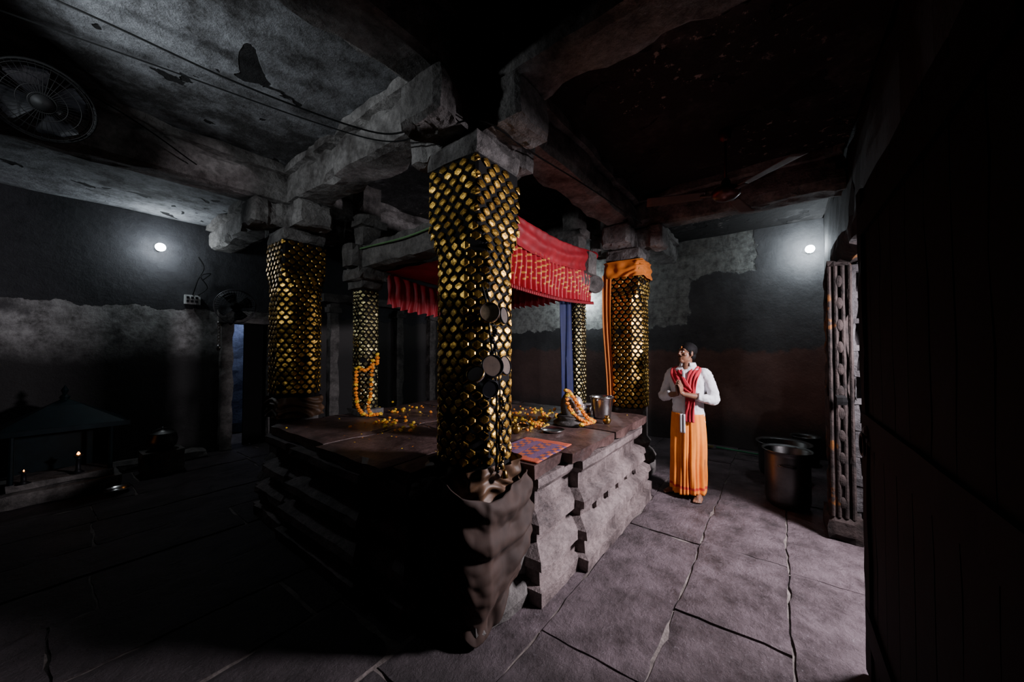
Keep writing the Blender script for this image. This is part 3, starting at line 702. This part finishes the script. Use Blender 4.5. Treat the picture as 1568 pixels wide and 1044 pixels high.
# ------------------------------------------------------------------ the man
TH=math.radians(172)
man=empty('standing_man',(2.62,-.76,.004),(0,0,TH))
n=NT('skin'); a=n.noise(18,5,.6,); n.col(n.ramp(a,[(.3,(.15,.065,.035)),(.7,(.24,.11,.062))])); n.bump(n.noise(90,3,.5),.15,.002); m_skin=n.set(.5)
m_shirt=plain('white_cotton',(.70,.70,.72),.85,0,.12,6,.3)
m_hair=plain('black_hair',(.006,.005,.005),.7,0,.4,80,.8)
n=NT('orange_dhoti'); s=n.sep(n.ob); a=n.noise(5,5,.6); c=n.ramp(a,[(.3,(.72,.17,.008)),(.7,(.92,.27,.015))]); c=n.mix(n.math('MULTIPLY',n.step(s[2],.105,.108),n.step(s[2],.135,.132)),c,(.55,.04,.02)); n.col(c); n.bump(n.noise(60,3,.5),.2,.003); m_dhoti=n.set(.8)
m_shawl=plain('red_cotton',(.55,.015,.035),.8,0,.3,9,.3)
tex=bpy.data.textures.new('folds','CLOUDS'); tex.noise_scale=.05
def remesh(o,vox,smooth=4,disp=0):
    m=o.modifiers.new('r','REMESH'); m.mode='VOXEL'; m.voxel_size=vox; m.use_smooth_shade=True
    if smooth: m=o.modifiers.new('sm','SMOOTH'); m.iterations=smooth; m.factor=.5
    if disp: m=o.modifiers.new('d','DISPLACE'); m.texture=tex; m.strength=disp; m.mid_level=.5; m.texture_coords='LOCAL'
def ovloft(rings,n_=36,cap=True,fold=0):
    v=[];f=[]
    for z,cx_,cy_,rx,ry in rings:
        for i in range(n_):
            a=2*math.pi*i/n_; ca,sa=math.cos(a),math.sin(a)
            k=(abs(ca)**2.4+abs(sa)**2.4)**(-1/2.4)
            v.append((cx_+rx*k*ca,cy_+ry*k*sa,z))
    for j_ in range(len(rings)-1):
        for i in range(n_):
            k=(i+1)%n_; f.append((j_*n_+i,j_*n_+k,(j_+1)*n_+k,(j_+1)*n_+i))
    if cap: f.append(tuple(reversed(range(n_)))); f.append(tuple(range((len(rings)-1)*n_,len(rings)*n_)))
    return v,f
mb=MB()
mb.add(ovloft([(.80,.005,0,.115,.165),(.88,.0,0,.115,.16),(1.0,.0,0,.112,.155),(1.14,.0,0,.115,.170),(1.26,0,0,.108,.180),(1.33,-.005,0,.092,.172),(1.375,-.01,0,.08,.15),(1.40,-.012,0,.065,.09),(1.43,-.01,0,.058,.066)]))
for s_ in (1,-1):
    mb.add(tube(smoothpath([(-.005,s_*.12,1.340),(-.01,s_*.175,1.322),(-.02,s_*.218,1.22),(-.01,s_*.258,1.09),(.02,s_*.262,1.055),(.09,s_*.19,1.075),(.135,s_*.135,1.10)],4),[.05,.052,.055]+[.060]*4+[.056-.0006*i for i in range(18)],14))
o=mb.obj('shirt',m_shirt,man,True); remesh(o,.009,4,.026)
mb=MB(); mb.add(grid(lambda u,v:((-.01+(.066+.012*v)*math.cos(.5+u*5.28)),(.070+.012*v)*math.sin(.5+u*5.28),1.445-.035*v),30,4)); mb.add(grid(lambda u,v:(.123+.004*math.sin(v*9),-.015+.03*u,1.36-.5*v),3,20)); o=mb.obj('collar',m_shirt,man,True); md=o.modifiers.new('s','SOLIDIFY'); md.thickness=.006
mb=MB(); mb.add(grid(lambda u,v:(.15+.01*math.sin(u*9),-.03+.05*u,.90-.20*v),8,10)); o=mb.obj('sash_end',m_shirt,man,True); md=o.modifiers.new('s','SOLIDIFY'); md.thickness=.006
def dh(u,v):
    a=2*math.pi*u; z=.90-.835*v
    rx=.118+.012*v+.02*math.sin(math.pi*v)*.4; ry=.160+.012*math.sin(math.pi*min(1,v*1.6))+.0*v
    amp=.004+.020*v
    fr=math.cos(a)
    fold=amp*(math.sin(11*a+1.5*v+2*nz(u*5,v*2,0))*.6+.5*math.sin(19*a-2*v))
    fold+= .018*v*max(0,fr)**6*math.sin(34*a) + .016*max(0,fr)**3*v
    dip=-.018*max(0,fr)**2*(v>.97)
    k=(abs(math.cos(a))**2.3+abs(math.sin(a))**2.3)**(-1/2.3)
    return ((rx*k+fold)*math.cos(a)+.01,(ry*k+fold)*math.sin(a),z+dip+.01*v*math.sin(3*a))
o=MB().add(grid(dh,200,50,True)).obj('dhoti',m_dhoti,man,True); md=o.modifiers.new('s','SOLIDIFY'); md.thickness=.005
def ribbon(path,wid,cross,thick=.01,folds=3,nm='shawl'):
    P=smoothpath(path,8); C=smoothpath(cross,8); W=smoothpath([(w_,0,0) for w_ in wid],8)
    v=[];f=[];nw=14
    for i,(p_,c_,w_) in enumerate(zip(P,C,W)):
        c_=c_.normalized(); t=(P[min(i+1,len(P)-1)]-P[max(0,i-1)]).normalized(); nn=t.cross(c_).normalized()
        for k in range(nw+1):
            s_=k/nw-.5; v.append(p_+c_*s_*w_.x+nn*(.0045*math.sin(s_*6.28*folds+i*.12+3*nz(i*.09,1,2))+.008*nz(s_*9,i*.12,3)))
    for i in range(len(P)-1):
        for k in range(nw): a=i*(nw+1)+k; f.append((a,a+1,a+nw+2,a+nw+1))
    return v,f
mb=MB()
mb.add(ribbon([(-.088,0,1.395),(-.055,.085,1.40),(.015,.105,1.392),(.088,.092,1.33),(.125,.078,1.22),(.135,.07,1.08),(.140,.065,.95),(.150,.06,.82)],[.07,.08,.10,.11,.10,.09,.09,.10],[(-.4,0,-1),(-.2,.8,-.6),(.1,1,-.3),(0,1,-.2),(0,1,0),(0,1,0),(0,1,0),(0,1,0)]))
mb.add(ribbon([(-.088,0,1.395),(-.055,-.085,1.40),(.015,-.105,1.392),(.093,-.085,1.33),(.135,-.04,1.25),(.150,.02,1.18),(.145,.07,1.12)],[.07,.08,.11,.13,.13,.12,.09],[(-.4,0,-1),(-.2,-.8,-.6),(.1,-1,-.3),(0,-1,-.3),(0,-.8,-.6),(0,-.6,-.8),(0,-.5,-.9)]))
o=mb.obj('shawl',m_shawl,man,True); md=o.modifiers.new('s','SOLIDIFY'); md.thickness=.009; md.offset=0
HD=empty('head_pivot'); HD.parent=man; HD.location=(.012,-.004,1.548); HD.rotation_euler=(0,math.radians(-10),math.radians(-28))
mb=MB()
mb.add(ell((-.012,0,.03),(.090,.073,.083),24,16)); mb.add(ell((.022,0,-.03),(.064,.058,.082),24,16)); mb.add(ell((.052,0,-.092),(.030,.028,.024)))
mb.add(ell((.0,0,-.065),(.06,.055,.045)))
mb.add(tube([(.076,0,.022),(.092,0,0),(.099,0,-.020),(.102,0,-.030)],[.008,.010,.012,.011],10)); 
for s_ in (1,-1):
    mb.add(ell((.088,s_*.012,-.033),(.011,.009,.008),10,8)); mb.add(ell((.072,s_*.028,.028),(.015,.024,.009),12,8)); mb.add(ell((.058,s_*.042,-.022),(.022,.018,.018),12,8))
    mb.add(ell((-.002,s_*.074,-.004),(.017,.009,.030),12,8,Matrix.Rotation(s_*.25,3,'Z')))
mb.add(ell((.079,0,-.062),(.010,.023,.006),12,8)); mb.add(ell((.076,0,-.074),(.010,.019,.007),12,8))
mb.add(tube([(-.012,0,-.05),(-.022,0,-.11),(-.03,0,-.19)],[.052,.050,.058],18))
o=mb.obj('head',m_skin,HD,True); remesh(o,.0042,3)
m_eye=plain('eye_white',(.75,.72,.68),.3,0,.05); 
mb=MB(); 
for s_ in (1,-1): mb.add(ell((.077,s_*.029,.006),(.010,.013,.0075),12,8),0); mb.add(ell((.0845,s_*.030,.006),(.004,.0058,.0062),10,8),1); mb.add(tube([(.086,s_*.012,.026),(.089,s_*.028,.031),(.078,s_*.047,.026)],[.003,.0045,.002],6),1)
mb.add(ell((.0865,0,-.0525),(.006,.025,.0045),12,8),1); mb.obj('face_details',[m_eye,m_hair],HD,True)
mb=MB(); mb.add(ell((.0785,0,.055),(.005,.005,.013),8,6)); mb.obj('tilak',m_orange,HD,True)
v,f=ell((-.020,0,.042),(.096,.081,.083),36,24); v=[Vector(p_)*(1+.03*nz(p_[0]*60,p_[1]*60,p_[2]*60)) for p_ in v]
mb=MB(); mb.add((v,f)); mb.add(ell((-.055,0,-.02),(.048,.066,.055),20,14))
for s_ in (1,-1): mb.add(ell((.012,s_*.072,.012),(.014,.006,.03),10,8))
o=mb.obj('hair',m_hair,HD,True)
mb=MB()
D=Vector((.42,0,.9)).normalized(); Wd=Vector((.9,0,-.42)).normalized()
for s_ in (1,-1):
    Y=Vector((0,s_,0)); O=Vector((.205,-.01,1.118))
    wr=O+Y*.026; 
    mb.add(tube([Vector((.105,s_*.168-.0,1.088)),Vector((.16,s_*.09,1.102)),wr],[.036,.030,.024],14))
    pc=O+D*.048+Y*.018
    Rm=Matrix((Wd,Vector((0,1,0)),D)).transposed()
    mb.add(ell(pc,(.040,.016,.052),18,12,Rm)); mb.add(ell(wr+D*.012,(.027,.02,.025),12,8,Rm))
    for i,(o_,L_) in enumerate(((-.028,.070),(-.0095,.079),(.0095,.073),(.028,.058))):
        b0=O+D*.078+Wd*o_+Y*.016; spread=Wd*(o_*.22)
        p1=b0+D*L_*.42+spread*.4+Y*.001; p2=b0+D*L_*.74+spread*.7-Y*.003; p3=b0+D*L_+spread-Y*.007
        mb.add(tube([b0-D*.02,b0,p1,p2,p3],[.009,.0092,.0088,.008,.006],10)); mb.add(ell(p3,(.006,.006,.006),8,6)); mb.add(ell(p1,(.0093,.0093,.0093),8,6))
    t0=O+D*.025-Wd*.026+Y*.016; t1=t0+D*.022-Wd*.022; t2=t1+D*.028-Wd*.004; t3=t2+D*.02+Wd*.006
    mb.add(tube([t0,t1,t2,t3],[.013,.0115,.010,.007],10)); mb.add(ell(t3,(.007,.007,.007),8,6))
o=mb.obj('hands',m_skin,man,True); remesh(o,.0032,2)
mb=MB()
for s_,fx,yaw in ((1,.02,.15),(-1,-.01,-.75)):
    c0=Vector((fx,s_*.115,0)); M=Matrix.Translation(c0)@Matrix.Rotation(yaw,4,'Z')
    mb.add(tube([(-.02,0,.42),(-.02,0,.28),(-.018,0,.14),(-.015,0,.07)],[.055,.048,.034,.036],16),0,M)
    mb.add(ell((-.035,0,.032),(.036,.032,.034),14,10),0,M); mb.add(tube([(-.03,0,.045),(.03,0,.045),(.09,.004,.03),(.14,.006,.02)],[.034,.036,.032,.018],16),0,M)
    mb.add(ell((.085,0,.022),(.065,.044,.022),16,10),0,M)
    for i,(yy_,xx_,r_) in enumerate(((-.032,.158,.0135),(-.013,.163,.010),(.004,.158,.0095),(.019,.15,.009),(.033,.14,.0085))):
        yv=yy_*s_
        mb.add(tube([(xx_-.04,yv*.9,.018),(xx_,yv,.013)],[r_*1.05,r_],8),0,M); mb.add(ell((xx_+.003,yv,.0125),(r_*1.1,r_,r_),8,6),0,M)
o=mb.obj('legs_and_feet',m_skin,man,True); remesh(o,.0045,2)
# ------------------------------------------------------------------ world + camera
w=bpy.data.worlds.new('World'); scene.world=w; w.use_nodes=True
w.node_tree.nodes['Background'].inputs[0].default_value=(.5,.6,.8,1); w.node_tree.nodes['Background'].inputs[1].default_value=.01
cam=bpy.data.cameras.new('Camera'); co=bpy.data.objects.new('Camera',cam); scene.collection.objects.link(co); scene.camera=co
cam.sensor_width=36; cam.lens=36*540/1568; cam.clip_start=.02
co.location=(-1.67,-1.56,1.6)
a=math.radians(37); pt=math.radians(1.3)
dirv=Vector((math.cos(a)*math.cos(pt),math.sin(a)*math.cos(pt),math.sin(pt)))
co.rotation_euler=dirv.to_track_quat('-Z','Y').to_euler()
